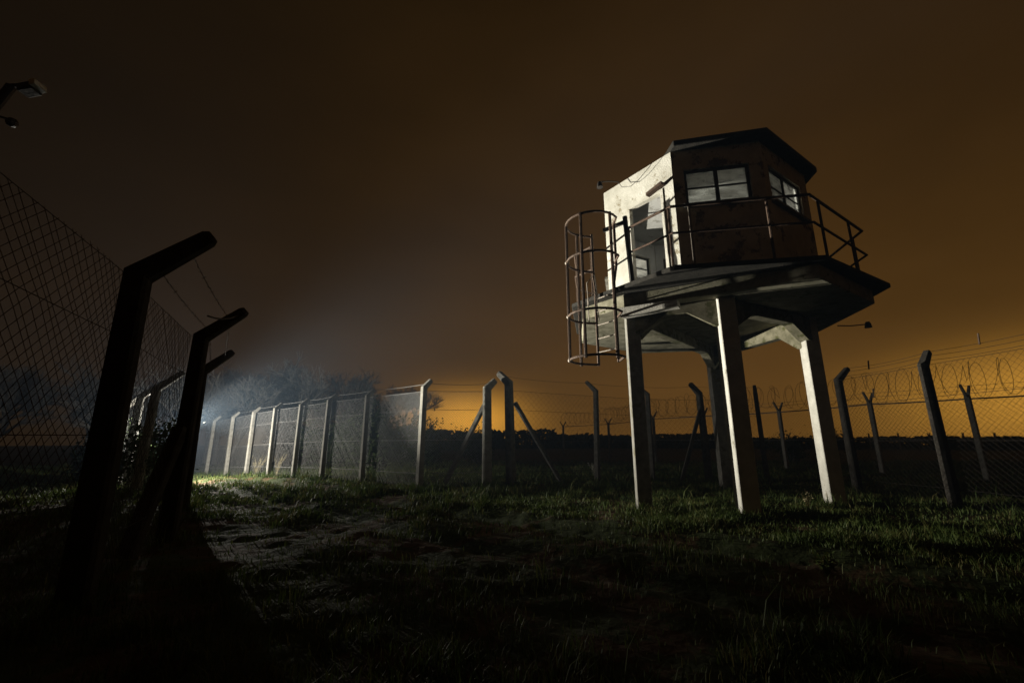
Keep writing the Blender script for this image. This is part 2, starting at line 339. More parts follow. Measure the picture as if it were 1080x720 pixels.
# walls with openings
cab = octa(2.12, CAB)
WIN = {1: (0.13, 0.86, 5.19, 5.90), 2: (0.12, 0.82, 5.20, 5.92), 3: (0.17, 0.83, 5.2, 5.84), 4: (0.17, 0.83, 5.2, 5.84), 5: (0.17, 0.83, 5.2, 5.84), 6: (0.17, 0.83, 5.2, 5.84), 7: (0.10, 0.90, 4.45, 5.97)}  # last opening, out of view, enlarged to admit the torch
DOOR = (0.36, 0.87, Z_DECK + 0.06, 5.66)
TH = 0.16
def wall(k):
    a = V((*cab[k], 0)); b = V((*cab[(k + 1) % 8], 0)); d = b - a; ln = d.length; d.normalize(); nrm = V((d.y, -d.x, 0))
    hole = WIN.get(k) or DOOR
    us = [0, hole[0] * ln, hole[1] * ln, ln]; zs = [Z_DECK + 0.003, hole[2], hole[3], Z_WALL]
    mit = TH * math.tan(R(22.5))
    m = MB(); bm = bmesh.new()
    def P(u, z, inn):
        if inn:
            if u == 0: u = mit
            elif u == ln: u = ln - mit
        return a + d * u + V((0, 0, z)) - nrm * (TH if inn else 0)
    g = {}
    for inn in (0, 1):
        for i, u in enumerate(us):
            for j, z in enumerate(zs): g[(inn, i, j)] = bm.verts.new(P(u, z, inn))
    for inn in (0, 1):
        for i in range(3):
            for j in range(3):
                if (i, j) == (1, 1): continue
                f = bm.faces.new([g[(inn, i, j)], g[(inn, i + 1, j)], g[(inn, i + 1, j + 1)], g[(inn, i, j + 1)]]); f.material_index = inn
    ring = [(1, 1), (2, 1), (2, 2), (1, 2)]
    for q in range(4):
        p0, p1 = ring[q], ring[(q + 1) % 4]
        bm.faces.new([g[(0, *p0)], g[(0, *p1)], g[(1, *p1)], g[(1, *p0)]])
    for (i0, j0, i1, j1) in [(i, 0, i + 1, 0) for i in range(3)] + [(i, 3, i + 1, 3) for i in range(3)] + [(0, j, 0, j + 1) for j in range(3)] + [(3, j, 3, j + 1) for j in range(3)]:
        bm.faces.new([g[(0, i0, j0)], g[(0, i1, j1)], g[(1, i1, j1)], g[(1, i0, j0)]])
    bmesh.ops.recalc_face_normals(bm, faces=bm.faces)
    me = bpy.data.meshes.new('wall'); me.materials.append(M['white'] if k in (0, 7, 6) else M['cream']); me.materials.append(M['inside']); bm.to_mesh(me); bm.free()  # lamp-side walls white, the rest in the browner glow-toned copy
    put('wall', me, tower)
    u0, u1, z0, z1 = us[1], us[2], zs[1], zs[2]
    Z = V((0, 0, 1)); off = -nrm * 0.07
    if k in WIN:
        fr = MB(); t = 0.026
        def bar(ua, ub, za, zb, dep): fr.box(a + d * ((ua + ub) / 2) + Z * ((za + zb) / 2) + off, d * ((ub - ua) / 2), Z * ((zb - za) / 2), nrm * dep)
        bar(u0 + .002, u0 + .05, z0 + .002, z1 - .002, t); bar(u1 - .05, u1 - .002, z0 + .002, z1 - .002, t)
        bar(u0 + .051, u1 - .051, z0 + .003, z0 + .045, t); bar(u0 + .051, u1 - .051, z1 - .045, z1 - .003, t)
        um = (u0 + u1) / 2; zm = (z0 + z1) / 2
        bar(um - .03, um + .03, z0 + .046, z1 - .046, t * .9)
        for s in (0, 1):
            bar((u0 + .051, um + .031)[s], (um - .031, u1 - .051)[s], zm - .012, zm + .012, t * .6)
        w = fr.build('window', 'frame', tower)
        for s in (0, 1):
            for q in (0, 1):
                ua, ub = ((u0 + .051, um - .031), (um + .031, u1 - .051))[s]; za, zb = ((z0 + .046, zm - .013), (zm + .013, z1 - .046))[q]
                if k == 7: continue  # unseen wall left unglazed to let torch light into the cabin
                pm = MB(); pm.box(a + d * ((ua + ub) / 2) + Z * ((za + zb) / 2) + off, d * ((ub - ua) / 2), Z * ((zb - za) / 2), nrm * .003); pm.build('pane', 'glass', w)
        sl = MB(); sl.box(a + d * um + Z * (z0 - .028) + nrm * .025, d * ((u1 - u0) / 2 + .06), Z * .026, nrm * .05); sl.build('sill', 'concrete', w)
    else:
        fr = MB(); t = 0.05
        for (ua, ub, za, zb) in ((u0 + .002, u0 + .06, z0, z1 - .002), (u1 - .06, u1 - .002, z0, z1 - .002), (u0 + .061, u1 - .061, z1 - .06, z1 - .003)):
            fr.box(a + d * ((ua + ub) / 2) + Z * ((za + zb) / 2) - nrm * 0.03, d * ((ub - ua) / 2), Z * ((zb - za) / 2), nrm * t)
        df = fr.build('door_frame', 'white', tower)
        # heavy track/lintel bar above the doorway, end hanging loose
        lb = MB(); lb.box(a + d * (u1 - 0.12) + Z * (z1 + 0.02) + nrm * 0.075, d * 0.17 + Z * 0.035, Z * .03, nrm * .05); lb.build('door_closer', 'iron', df)
        # door leaf standing open inward
        hinge = a + d * (u1 - .07) + Z * 0 - nrm * 0.10
        dirv = (-d * math.cos(R(62)) - nrm * math.sin(R(62))); wl = u1 - u0 - .14
        lf = MB(); nn = V((dirv.y, -dirv.x, 0))
        lf.box(hinge + dirv * (wl / 2) + Z * ((z0 + z1) / 2 - .03), dirv * (wl / 2), Z * ((z1 - z0) / 2 - .05), nn * .02); 
        leaf = lf.build('door', 'door', tower)
        hd = MB(); hd.tube([hinge + dirv * (wl - .08) + Z * 4.75 + nn * .02, hinge + dirv * (wl - .08) + Z * 4.75 + nn * .07, hinge + dirv * (wl - .2) + Z * 4.75 + nn * .07], .01, 6); hd.build('handle', 'iron_light', leaf)
for k in range(8): wall(k)
ce = MB(); ce.prism(octa(1.97, CAB), 6.24, 6.296); ce.build('ceiling', 'inside', tower)
roofR = [1.25, 2.16, 2.34, 2.34, 2.36, 2.36, 2.3, 1.5]
rp = octa(roofR, CAB); rp[1] = (cab[1][0] + 0.0, cab[1][1] - 0.17)
m = MB(); m.prism(rp, 6.302, 6.415); rf = m.build('roof', 'felt', tower, bevel=0.01)
inn = [(CX + (x - CX) * 0.93, CY + (y - CY) * 0.93) for x, y in rp]
m = MB(); m.prism(inn, 6.418, 6.45); m.build('roof_felt', 'felt', rf)
# railing
def lerp(a, b, t): return (a[0] + (b[0] - a[0]) * t, a[1] + (b[1] - a[1]) * t)
rv = octa(2.80, DK)
path = [lerp(rv[0], rv[1], 0.62), rv[1], rv[2], rv[3], rv[4], rv[5], rv[6], rv[7], rv[0], lerp(rv[0], rv[1], 0.2)]
rail = MB(); rail.tube([(*p, 4.83) for p in path], .024, 8)
railing = rail.build('railing', 'iron', tower)
m = MB(); m.tube([(*p, 4.36) for p in path], .02, 8); m.build('mid_rail', 'iron', railing)
spots = [path[0], path[-1]]
for i in range(1, 8):
    a, b = path[i], path[i + 1]
    spots += [lerp(a, b, 0.14), lerp(a, b, 0.70)]
spots.append(lerp(path[0], path[1], .95))
for i, p in enumerate(spots):
    m = MB(); m.tube([(*p, Z_DECK), (*p, 4.85)], .02, 6); m.tube([(*p, Z_DECK + .001), (*p, Z_DECK + .015)], .05, 8)
    m.build('railing_post', 'iron_light' if i == 2 else 'iron', railing)  # one post gets the lighter pipe tone to look lit
# caged ladder
E0, E1 = V((*dk[0], 0)), V((*dk[1], 0)); ed = (E1 - E0).normalized(); en = V((ed.y, -ed.x, 0))
if en.x > 0: en = -en
lc = E0 + (E1 - E0) * 0.40 + en * 0.06
ladder = thing('tmp', (0, 0, 0), None, None); bpy.data.objects.remove(ladder)
st = MB(); st.tube([lc - ed * .23 + V((0, 0, 2.42)), lc - ed * .23 + V((0, 0, 3.9)), lc - ed * .26 + V((0, 0, 4.1)), lc - ed * .26 + V((0, 0, 4.98))], .026, 8)
ladder = st.build('ladder', 'iron', tower)
st = MB(); st.tube([lc + ed * .23 + V((0, 0, 2.42)), lc + ed * .23 + V((0, 0, 3.85)), lc + ed * .30 + V((0, 0, 4.15)), lc + ed * .30 + V((0, 0, 4.98))], .026, 8); st.build('stile', 'iron', ladder)
for i in range(5):
    z = 2.66 + i * 0.25
    m = MB(); m.tube([lc - ed * .23 + V((0, 0, z)), lc + ed * .23 + V((0, 0, z))], .012, 6); m.build('rung', 'iron_light', ladder)
cr = 0.46; cc = lc + en * 0.36 + ed * .10
def cagept(a, z): return cc + (en * math.cos(a) + ed * math.sin(a)) * cr + V((0, 0, z))
amax = 2.45
for z in (2.44, 3.2, 4.2, 4.92):
    pts = [lc - ed * .25 + V((0, 0, z))] + [cagept(a, z) for a in np.linspace(-amax + .5, amax - .5, 15)] + [lc + ed * .26 + V((0, 0, z))]
    m = MB(); m.tube(pts, .021, 6); m.build('hoop', 'iron', ladder)
for a in (-1.7, -0.75, 0.35, 1.5):
    m = MB(); m.tube([cagept(a, 2.40), cagept(a, 4.94)], .027, 6); m.build('strap', 'iron', ladder)
for z in (2.44, 3.2, 4.2): m = MB(); m.ball(cagept(-0.75, z), .042); m.build('fitting', 'iron_light', ladder)
gp = path[0]
m = MB(); m.tube([(*gp, Z_DECK), (gp[0] - .02, gp[1], 4.3), (gp[0] - .05, gp[1] + .02, 5.06)], .045, 8); m.build('gate_post', 'frame', railing)
m = MB(); m.tube([(gp[0] - .05, gp[1] + .02, 4.96), tuple(lc + ed * .05 + V((0, 0, 4.93)))], .04, 8); m.build('gate_bar', 'frame', railing)
m = MB(); m.beam([(1.98, 7.36, 3.355), (2.80, 6.82, 3.355)], (0, 0, 1), [(.17, .2), (.12, .2)], .1); m.build('corbel', 'leg', tower)
# bent loose rungs hanging in the cage
for q, z in ((0, 3.95), (1, 3.62)):
    p = lc + en * .18 - ed * .1 + V((0, 0, z))
    m = MB(); m.tube([p - ed * .14 + V((0, 0, -.42)), p - ed * .16, p + en * .02 + ed * .06 + V((0, 0, .10)), p + ed * .10 + V((0, 0, -.44))], .010, 5); m.build('bent_rung', 'iron_light', ladder)
# gooseneck lamps
def gooseneck(pts, head, parent, cable=None):
    m = MB(); m.tube(pts, .012, 6); g = m.build('lamp_arm', 'lampcase', parent)
    m = MB(); m.tube([V(head) + V((0, 0, .06)), V(head) + V((0, 0, .02)), V(head) - V((0, 0, .06))], .035, 8, .065); m.build('lamp_shade', 'lampcase', g)
    if cable: m = MB(); m.tube(cable, .006, 5); m.build('cable', 'wire_dark', g)
wn0 = V((*cab[0], 0)); wd0 = (V((*cab[1], 0)) - wn0); no0 = V((wd0.y, -wd0.x, 0)).normalized()
q = wn0 + wd0 * 0.30
h0 = q + no0 * 0.10 + V((0, 0, 6.27))
h1 = V((1.75, 7.55, 6.12))
gooseneck([h0, (h0 + h1) / 2 + V((0, 0, .03)), h1 + V((0.04, 0.02, .05)), h1], h1 - V((0, 0, .03)), tower,
          [h0, h0 + wd0 * .05 + V((0, 0, -.16)), h0 + wd0 * .18 + V((0, 0, -.26)), h0 + wd0 * .30 + V((0, 0, -.22)), h0 + wd0 * .45 + V((0, 0, -.10)), h0 + wd0 * .52 + V((0, 0, -.02))])
e3 = V((*low[4], 0)); 
gooseneck([(6.62, 8.35, 3.40), (6.9, 8.36, 3.40), (7.22, 8.35, 3.43)], (7.24, 8.35, 3.42), tower)

# ------------------------------------------------------------------ fences
def post_mesh(w, h, arm, elev=42, mname='concrete', deep=0.4, name='post'):
    e = R(elev); m = MB()
    m.beam([(0, 0, -deep), (0, 0, h - .02), (arm * .93 * math.cos(e), 0, h + arm * .93 * math.sin(e)), (arm * math.cos(e), 0, h + arm * math.sin(e))], (0, 1, 0), [(w * 1.08, w * 1.12), (w * .92, w * .95), (w * .72, w * .74), (w * .5, w * .5)], 0.3)
    return m.mesh(name, mname)
def y_post_mesh(w, h, mname='concrete'):
    m = MB(); m.beam([(0, 0, -.4), (0, 0, h)], (0, 1, 0), [(w, w)] * 2, .25)
    for s in (-1, 1): m.beam([(s * w * .2, 0, h - .06), (s * .3, 0, h + .32)], (0, 1, 0), [(w * .6, w * .6), (w * .45, w * .45)], .25)
    return m.mesh('post', mname)
def chain(m, a, b, h0, h1, pitch, r, za, zb, seg=0.45, wob=0.012, seed=1):
    """chain link between two post feet a,b: two families of diagonal wires"""
    a = V((a[0], a[1], za)); b = V((b[0], b[1], zb)); d = b - a; ln = d.length; u = d / ln; nrm = V((-u.y, u.x, 0)).normalized(); hh = h1 - h0
    st = pitch * math.sqrt(2); rr = random.Random(seed)
    ph = [rr.random() * 6 for _ in range(4)]
    def P(s, t, off):
        return a + u * s + V((0, 0, h0 + t + 0.012 * math.sin(s * 2.1 + ph[2]) * (t / hh))) + nrm * (off + wob * (math.sin(s * 3.1 + ph[0]) * math.sin(t * 2.3 + ph[1])))
    for fam in (1, -1):
        c = -hh if fam == 1 else 0
        end = ln if fam == 1 else ln + hh
        while c < end:
            t0, t1 = 0.0, hh
            # s = c + t (fam 1)   s = c - t (fam -1)
            if fam == 1: t0 = max(t0, -c); t1 = min(t1, ln - c)
            else: t0 = max(t0, c - ln); t1 = min(t1, c)
            if t1 - t0 > .02:
                n = max(1, int((t1 - t0) / seg)); pts = []; jo = rr.uniform(-.008, .008)
                for k in range(n + 1):
                    t = t0 + (t1 - t0) * k / n; pts.append(P(c + fam * t, t, fam * r * 1.0 + jo + rr.uniform(-.003, .003)))
                m.tube(pts, r, 3, cap=False)
            c += st * rr.uniform(.9, 1.1)
def sag(p, q, dz, n=8):
    p, q = V(p), V(q); return [p.lerp(q, k / n) - V((0, 0, dz * 4 * (k / n) * (1 - k / n))) for k in range(n + 1)]
def strand(m, p, q, dz, r, barbs=0, seed=0):
    pts = sag(p, q, dz, 10); m.tube(pts, r, 4, cap=False)
    if barbs:
        rr = random.Random(seed); ln = (V(q) - V(p)).length; n = int(ln / barbs)
        for k in range(1, n):
            t = k / n; i = min(9, int(t * 10)); c = pts[i].lerp(pts[i + 1], t * 10 - i)
            for _ in range(2):
                v = V((rr.uniform(-1, 1), rr.uniform(-1, 1), rr.uniform(-1, 1))).normalized() * .022
                m.tube([c - v, c + v], r * .8, 3, cap=False)
def fence(root, feet, w, h, arm, arm_dirs, pitch, r, wire, mesh_off=0.0, mesh_h=None, strands=(.25, .6, .95), barbs=0, line=(0.35, 1.15, 1.9), special={}, mesh_spans=None, srad=.004, lean=0.02, elev=42, strand_spans=None, pm_='concrete', wob=.012):
    pm = post_mesh(w, h, arm, elev, pm_); cache = {}
    mesh_h = mesh_h or h - .03; zz = [tz(*f) for f in feet]; rr = random.Random(len(feet) * 7 + int(w * 1000))
    heads = []
    for i, f in enumerate(feet):
        ww = special.get(i, w)
        if ww != w and ww not in cache: cache[ww] = post_mesh(ww, h + .05, arm, elev, pm_)
        o = put('post', pm if ww == w else cache[ww], root, (*f, zz[i]), arm_dirs[i])
        o.rotation_euler = (rr.uniform(-lean, lean), rr.uniform(-lean, lean), arm_dirs[i])
        e = R(elev); v = V((math.cos(arm_dirs[i]) * math.cos(e), math.sin(arm_dirs[i]) * math.cos(e), math.sin(e)))
        heads.append((V((*f, zz[i] + h)), v))
    mm = MB(); lw = MB(); bw = MB()
    for i in range(len(feet) - 1):
        a, b = feet[i], feet[i + 1]
        d = V((b[0] - a[0], b[1] - a[1], 0)).normalized(); n = V((-d.y, d.x, 0)) * mesh_off
        a2 = (a[0] + n.x, a[1] + n.y); b2 = (b[0] + n.x, b[1] + n.y)
        if mesh_spans is None or i in mesh_spans:
            chain(mm, a2, b2, .04, mesh_h, pitch, r, zz[i], zz[i + 1], seed=i + int(w * 999), wob=wob)
            for hh in (*line, mesh_h): strand(lw, (*a2, zz[i] + hh), (*b2, zz[i + 1] + hh), .01, srad)
        for s in (strands if strand_spans is None or i in strand_spans else ()):
            strand(bw, heads[i][0] + heads[i][1] * arm * s, heads[i + 1][0] + heads[i + 1][1] * arm * s, .02 + .03 * rr.random(), srad, barbs, i)
    if mm.v: mm.build('mesh_panel', wire, root, fix=False)
    if lw.v: lw.build('line_wire', wire, root, fix=False)
    if bw.v: bw.build('barbed_wire', wire, root, fix=False)
    return zz
def brace(root, top, foot, w, mt='concrete'):
    t = V(top); f = V((*foot, tz(*foot) - .15)); d = (t - f).normalized(); s = d.cross(V((0, 0, 1))).normalized()
    m = MB(); m.beam([f, t], s, [(w, w)] * 2, .25); m.build('brace', mt, root)

# near fence on the left, arms over the corridor
F1 = [(-1.35, -1.9), (-1.75, 0.35), (-2.95, 3.2), (-3.95, 5.25), (-5.72, 7.85)]
f1 = thing('chain_link_fence', (-2.95, 3.2, 0), 'tall near chain-link fence with dark cranked concrete posts at the left edge', 'fence', 'chain-link fences of the compound')
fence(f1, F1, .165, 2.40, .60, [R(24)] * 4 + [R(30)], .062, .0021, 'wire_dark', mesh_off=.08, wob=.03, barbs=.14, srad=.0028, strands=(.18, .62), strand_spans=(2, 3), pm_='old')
brace(f1, (-3.95 - .02, 5.2, 1.25), (-3.75, 4.45), .14, 'old')
m = MB(); m.tube(sag((-3.35, 4.5, 2.45), (-3.62, 5.38, 2.72), .04), .011, 5); m.build('loose_wire', 'wire_dark', f1)
# the outer fence beyond it
F2 = [(-8.72, 10.4), (-10.6, 12.2), (-13.4, 14.9), (-16.2, 17.5), (-19.2, 20.2)]
f2 = thing('chain_link_fence', (-8.72, 10.4, 0), 'outer fence with two black cranked posts seen through the near mesh behind the ivy bush', 'fence', 'chain-link fences of the compound')
fence(f2, F2, .17, 2.40, .66, [R(20)] * 5, .10, .0028, 'wire', mesh_off=.09, srad=.003, strands=(.5,))
# lit fence at the end of the corridor
cols = [(517, .24), (447, .19), (388, .17), (347, .16), (318, .16), (292, .15), (269, .15), (248, .15), (227.5, .15), (208.5, .15), (193, .15), (178, .15)]
A0, B0 = np.array((-2.36, 10.9)), np.array((-15.0, 20.7))
def on_line(px):
    # crossing of the fence line with the vertical plane through picture column px (bend height), solved in plan
    f = 449.0; c, s = math.cos(R(13.28)), math.sin(R(13.28)); k = (px - 540) / f
    best = min(np.linspace(-.3, 1.6, 4000), key=lambda t: abs((A0 + (B0 - A0) * t)[0] - k * ((A0 + (B0 - A0) * t)[1] * c + 1.3 * s)))
    return tuple(A0 + (B0 - A0) * best)
F3 = [(-0.62, 11.05)] + [on_line(p) for p, _ in cols[1:]]
f3 = thing('chain_link_fence', (-6, 13.6, 0), 'lamp-lit chain-link fence closing the far end of the grassy corridor', 'fence', 'chain-link fences of the compound')
fence(f3, F3, .125, 2.40, .30, [R(15)] + [R(52)] * 11, .046, .0021, 'wire_dark2', wob=.004, mesh_off=-.11, special={0: .21, 1: .145}, srad=.006, strands=(.85,), lean=.012)
brace(f3, (-.70, 11.1, 2.05), (-1.86, 11.8), .11)
# fence right of the gap, behind the tower
F4 = [(-0.02, 11.15), (2.36, 12.3), (4.1, 13.0), (5.75, 13.0), (7.3, 12.75)]
f4 = thing('chain_link_fence', (2.3, 12.2, 0), 'plain wire fence with cranked posts behind the watchtower legs', 'fence', 'chain-link fences of the compound')
fence(f4, F4, .13, 2.55, .42, [R(150), R(140), R(150), R(200), R(60)], .11, .0018, 'wire_unlit', mesh_off=.09, special={0: .20, 3: .17}, srad=.0035, strands=(.85,), mesh_h=2.4, pm_='mid')
brace(f4, (.08, 11.22, 2.1), (1.45, 12.3), .10, 'mid'); brace(f4, (5.7, 12.98, 2.1), (4.9, 13.05), .10, 'mid')
# fence at the right running towards the camera
F5 = [(7.3, 12.75), (7.45, 9.65), (7.56, 7.70), (7.70, 5.55)]
F5p = F5[1:]
f5 = thing('chain_link_fence', (7.5, 8.6, 0), 'right-hand fence with two thick cranked posts beside the watchtower', 'fence', 'chain-link fences of the compound')
fence(f5, F5p, .145, 2.5, .40, [R(5), R(25), R(30)], .07, .0017, 'wire_unlit', mesh_off=-.1, srad=.0035, strands=(.3, .65, 1.0), barbs=0, pm_='old')
for (x, y, z) in ((7.72, 9.1, 2.72), (7.83, 6.95, 2.78), (7.62, 9.0, 2.1)):
    drop = MB(); drop.tube([(x, y, z - .09), (x + .02, y, z + .1)], .014, 5); drop.build('wire_dropper', 'iron', f5)
# outer fence with fork-headed posts and razor coil
F6 = [(4.3, 36.5), (7.0, 31.5), (7.9, 24.2), (9.6, 21.6), (11.35, 18.3), (12.6, 15.1), (13.75, 12.9), (14.9, 10.4), (16.2, 7.6)]
f6 = thing('razor_wire_fence', (11.35, 18.3, 0), 'outer fence of fork-headed posts topped by a loose razor wire coil', 'fence')
ym = y_post_mesh(.13, 2.45)
for i, f in enumerate(F6): put('post', ym, f6, (*f, tz(*f)), R(25))
mm = MB(); lw = MB(); co = MB()
for i in range(len(F6) - 1):
    a, b = F6[i], F6[i + 1]
    chain(mm, a, b, .05, 2.35, .09, .0022, tz(*a), tz(*b), seed=i)
    for hh in (1.2, 2.62, 2.75): strand(lw, (*a, tz(*a) + hh), (*b, tz(*b) + hh), .02, .005)
    strand(lw, (*a, tz(*a) + 2.36), (*b, tz(*b) + 2.36), .015, .022)
mm.build('mesh_panel', 'wire_unlit', f6, fix=False); lw.build('line_wire', 'wire', f6, fix=False)
pts = []; tt = 0; rr = random.Random(3)
for i in range(len(F6) - 1):
    a = V((*F6[i], 2.95)); b = V((*F6[i + 1], 2.95)); d = b - a; ln = d.length; u = d / ln; n = V((-u.y, u.x, 0)); k = 0
    steps = int(ln / 0.30 * 14)
    for s in range(steps):
        ang = 2 * math.pi * s / 14; q = s / steps
        rad = .50 + .07 * math.sin(q * 9 + i) + .06 * math.sin(s * .61 + i) + rr.uniform(-.012, .012)
        pts.append(a + d * q + n * math.cos(ang) * rad * .8 + u * (.16 * math.sin(s * .23 + i) + .06 * math.sin(ang)) + V((0, 0, math.sin(ang) * rad - .05 * math.sin(q * 5))))
co.tube(pts, .0065, 3, cap=False); co.build('razor_coil', 'wire_unlit', f6, fix=False)
# far perimeter posts on the plain
f7 = thing('far_fence', (60, 62, 0), 'tiny fork-headed posts of a distant fence on the dark horizon', 'fence')
y7 = y_post_mesh(.2, 2.0)
for i in range(17):
    x = 42 + i * 3.1 + random.uniform(-.4, .4); y = 66 - i * 1.25
    put('post', y7, f7, (x, y, tz(x, y)), R(40 + random.uniform(-30, 30)))
lw = MB(); strand(lw, (42, 66, 1.9), (92, 46, 1.9), .05, .012); lw.build('line_wire', 'wire_dark', f7)

# ------------------------------------------------------------------ trees and bushes
def bare_tree(x, y, h, spread, label, seed, group=None, depth=5, mtl='bark', twig=.008):
    rr = random.Random(seed); z0 = tz(x, y) - .1
    root = thing('bare_tree', (x, y, z0), label, 'tree', group); tr = MB(); cr = MB()
    def grow(p, d, ln, r, lv):
        n = 3; pts = [p]; dd = d.copy()
        for _ in range(n):
            dd = (dd + V((rr.uniform(-1, 1), rr.uniform(-1, 1), rr.uniform(-.5, .8))) * .16).normalized(); pts.append(pts[-1] + dd * ln / n)
        (tr if lv == 0 else cr).tube(pts, r, 6 if lv < 2 else 3, max(twig * .5, r * .62), cap=False)
        if lv >= depth: return
        k = rr.randint(4, 5) if lv < 3 else rr.randint(3, 5)
        for q in range(k):
            t = rr.uniform(.45, 1.0) if lv else rr.uniform(.35, 1.0)
            i = min(n - 1, int(t * n)); s = pts[i].lerp(pts[i + 1], t * n - i)
            ax = V((rr.uniform(-1, 1), rr.uniform(-1, 1), rr.uniform(-.25, .7))).normalized()
            nd = (dd * .75 + ax * spread).normalized()
            grow(s, nd, ln * rr.uniform(.55, .8), max(twig, r * .58), lv + 1)
    grow(V((x, y, z0)), V((rr.uniform(-.1, .1), rr.uniform(-.1, .1), 1)), h * .36, h * .022, 0)
    tr.build('trunk', mtl, root, fix=False); cr.build('crown', mtl, root, fix=False)
    return root
def leafy(x, y, h, w, label, seed, n=1600, mtl='leaf', ls=.07, group=None, cat='bush', name='bush', stems=7):
    rr = random.Random(seed); z0 = tz(x, y) - .05; root = thing(name, (x, y, z0), label, cat, group); fo = MB(); sm = MB()
    tips = []
    for k in range(stems):
        a = rr.uniform(0, 6.28); ra = rr.uniform(.1, .9) * w / 2
        tip = V((x + math.cos(a) * ra, y + math.sin(a) * ra, z0 + h * rr.uniform(.5, 1.0) * (1 - .35 * ra / (w / 2))))
        sm.tube([V((x + rr.uniform(-.1, .1) * w, y + rr.uniform(-.1, .1) * w, z0)), (V((x, y, z0)) + tip) / 2 + V((rr.uniform(-.1, .1), rr.uniform(-.1, .1), .1)), tip], .02, 4, .006, cap=False); tips.append(tip)
        for q in range(3): tips.append(V((x, y, z0)).lerp(tip, rr.uniform(.35, .95)) + V((rr.gauss(0, .12), rr.gauss(0, .12), rr.gauss(0, .08))) * w)
    for k in range(n):
        t = rr.choice(tips); s = w * .13
        c = t + V((rr.gauss(0, s), rr.gauss(0, s), rr.gauss(0, s * .9)))
        if c.z < z0 + .02: c.z = z0 + rr.uniform(.02, .3)
        u = V((rr.uniform(-1, 1), rr.uniform(-1, 1), rr.uniform(-1, 1))).normalized(); v = u.orthogonal().normalized(); l = ls * rr.uniform(.5, 1.3)
        fo.add([c - u * l * .6, c + v * l * .38, c + u * l * .7, c - v * l * .38], [(0, 1, 2, 3)])
    sm.build('stem', 'bark', root, fix=False); fo.build('foliage', mtl, root, fix=False); return root
spec = [(-15.5, 24.0, 4.6), (-13.6, 27.5, 5.4), (-18.5, 27.5, 5.6), (-16.8, 31.0, 6.2), (-21.5, 33.0, 6.4), (-12.2, 31.5, 5.9), (-19.8, 37.5, 7.0), (-14.6, 36.5, 6.6), (-25.0, 31.0, 6.5), (-11.2, 35.0, 5.8), (-27.5, 37, 7.0), (-23.5, 26.0, 5.0), (-28, 29, 5.6), (-31, 26, 5.6), (-34, 24, 5.2), (-37, 30, 6.4), (-40, 26, 5.6), (-17.5, 23, 4.4), (-20.5, 29.5, 5.8)]
for i, (x, y, h) in enumerate(spec):
    bare_tree(x, y, h * 1.36, .75, 'bare grey tree in the misty lamp-lit copse behind the corridor fence', 20 + i, 'bare trees of the misty copse', depth=5, twig=.013)
bare_tree(-9.1, 37.5, 8.2, .7, 'small bare tree standing alone against the orange glow left of the gap', 61, depth=5, twig=.014)
for i, (x, y, h, w) in enumerate([(-5.4, 17.6, 2.6, 2.2), (-6.6, 20.0, 3.4, 2.8), (-4.3, 20.5, 2.5, 2.0), (-9.2, 21.5, 3.3, 3.2)]):
    leafy(x, y, h, w, ['dark rounded shrub behind the lit fence, nearest its last panel', 'tall dark shrub behind the lit fence, second from the gap', 'dark shrub just left of the braced corner posts', 'broad dark shrub at the foot of the misty copse'][i], 70 + i, n=2600, ls=.11)
leafy(-2.0, 24, 2.1, 2.4, 'low dark shrub on the orange horizon just left of the gap', 81, n=2000, ls=.11)
leafy(15.5, 24.5, 1.5, 2.0, 'rounded dark bush on the horizon between the right-hand legs', 82, n=2000, ls=.1)
leafy(25.5, 35, 2.3, 2.6, 'small dark tree-shaped bush on the right horizon', 83, n=1800, ls=.13)
# ivy bush by the outer fence, silhouetted against the lamp
leafy(-9.0, 11.0, 1.75, 1.7, 'leafy ivy bush silhouetted against the lamp behind the near fence', 90, n=1500, ls=.085)
leafy(-10.4, 12.95, 1.0, 1.5, 'low ivy clump added close beside the lamp to shield its light, right of the taller ivy bush', 91, n=1300, ls=.08)  # added clumps, placed to keep lamp light off the left ground
leafy(-11.75, 13.15, 1.7, 1.6, 'broad ivy clump added to block the lamp, behind the second black post of the outer fence', 92, n=9000, ls=.12)
leafy(-12.6, 14.3, 1.5, 1.5, 'rounded ivy clump added as a lamp screen, furthest back beside the hidden lamp glow', 93, n=7000, ls=.12)
# far hedgerow: one dark mass
hd = MB(); rr = random.Random(5)
for k in range(26000):
    x = rr.uniform(-42, 150); y = 78 + 6 * math.sin(x * .07) - max(0, x - 40) * .2 + rr.gauss(0, 1.6)
    top = (2.3 + 1.5 * vnoise(x * .12, 3.3, 9) + 1.6 * max(0, vnoise(x * .5, 7.3, 4) - .55)) * (1.0 if x < 8 else .72 if x < 40 else .5)
    c = V((x, y, rr.uniform(0, 1) ** 1.15 * top)); u = V((rr.uniform(-1, 1), rr.uniform(-1, 1), rr.uniform(-1, 1))).normalized(); v = u.orthogonal().normalized(); l = rr.uniform(.25, .6)
    hd.add([c - u * l, c + v * l * .6, c + u * l, c - v * l * .6], [(0, 1, 2, 3)])
h_ = hd.build('hedgerow', 'leaf', None, fix=False); tag(h_, 'long dark hedgerow along the horizon', 'hedge', kind='stuff')

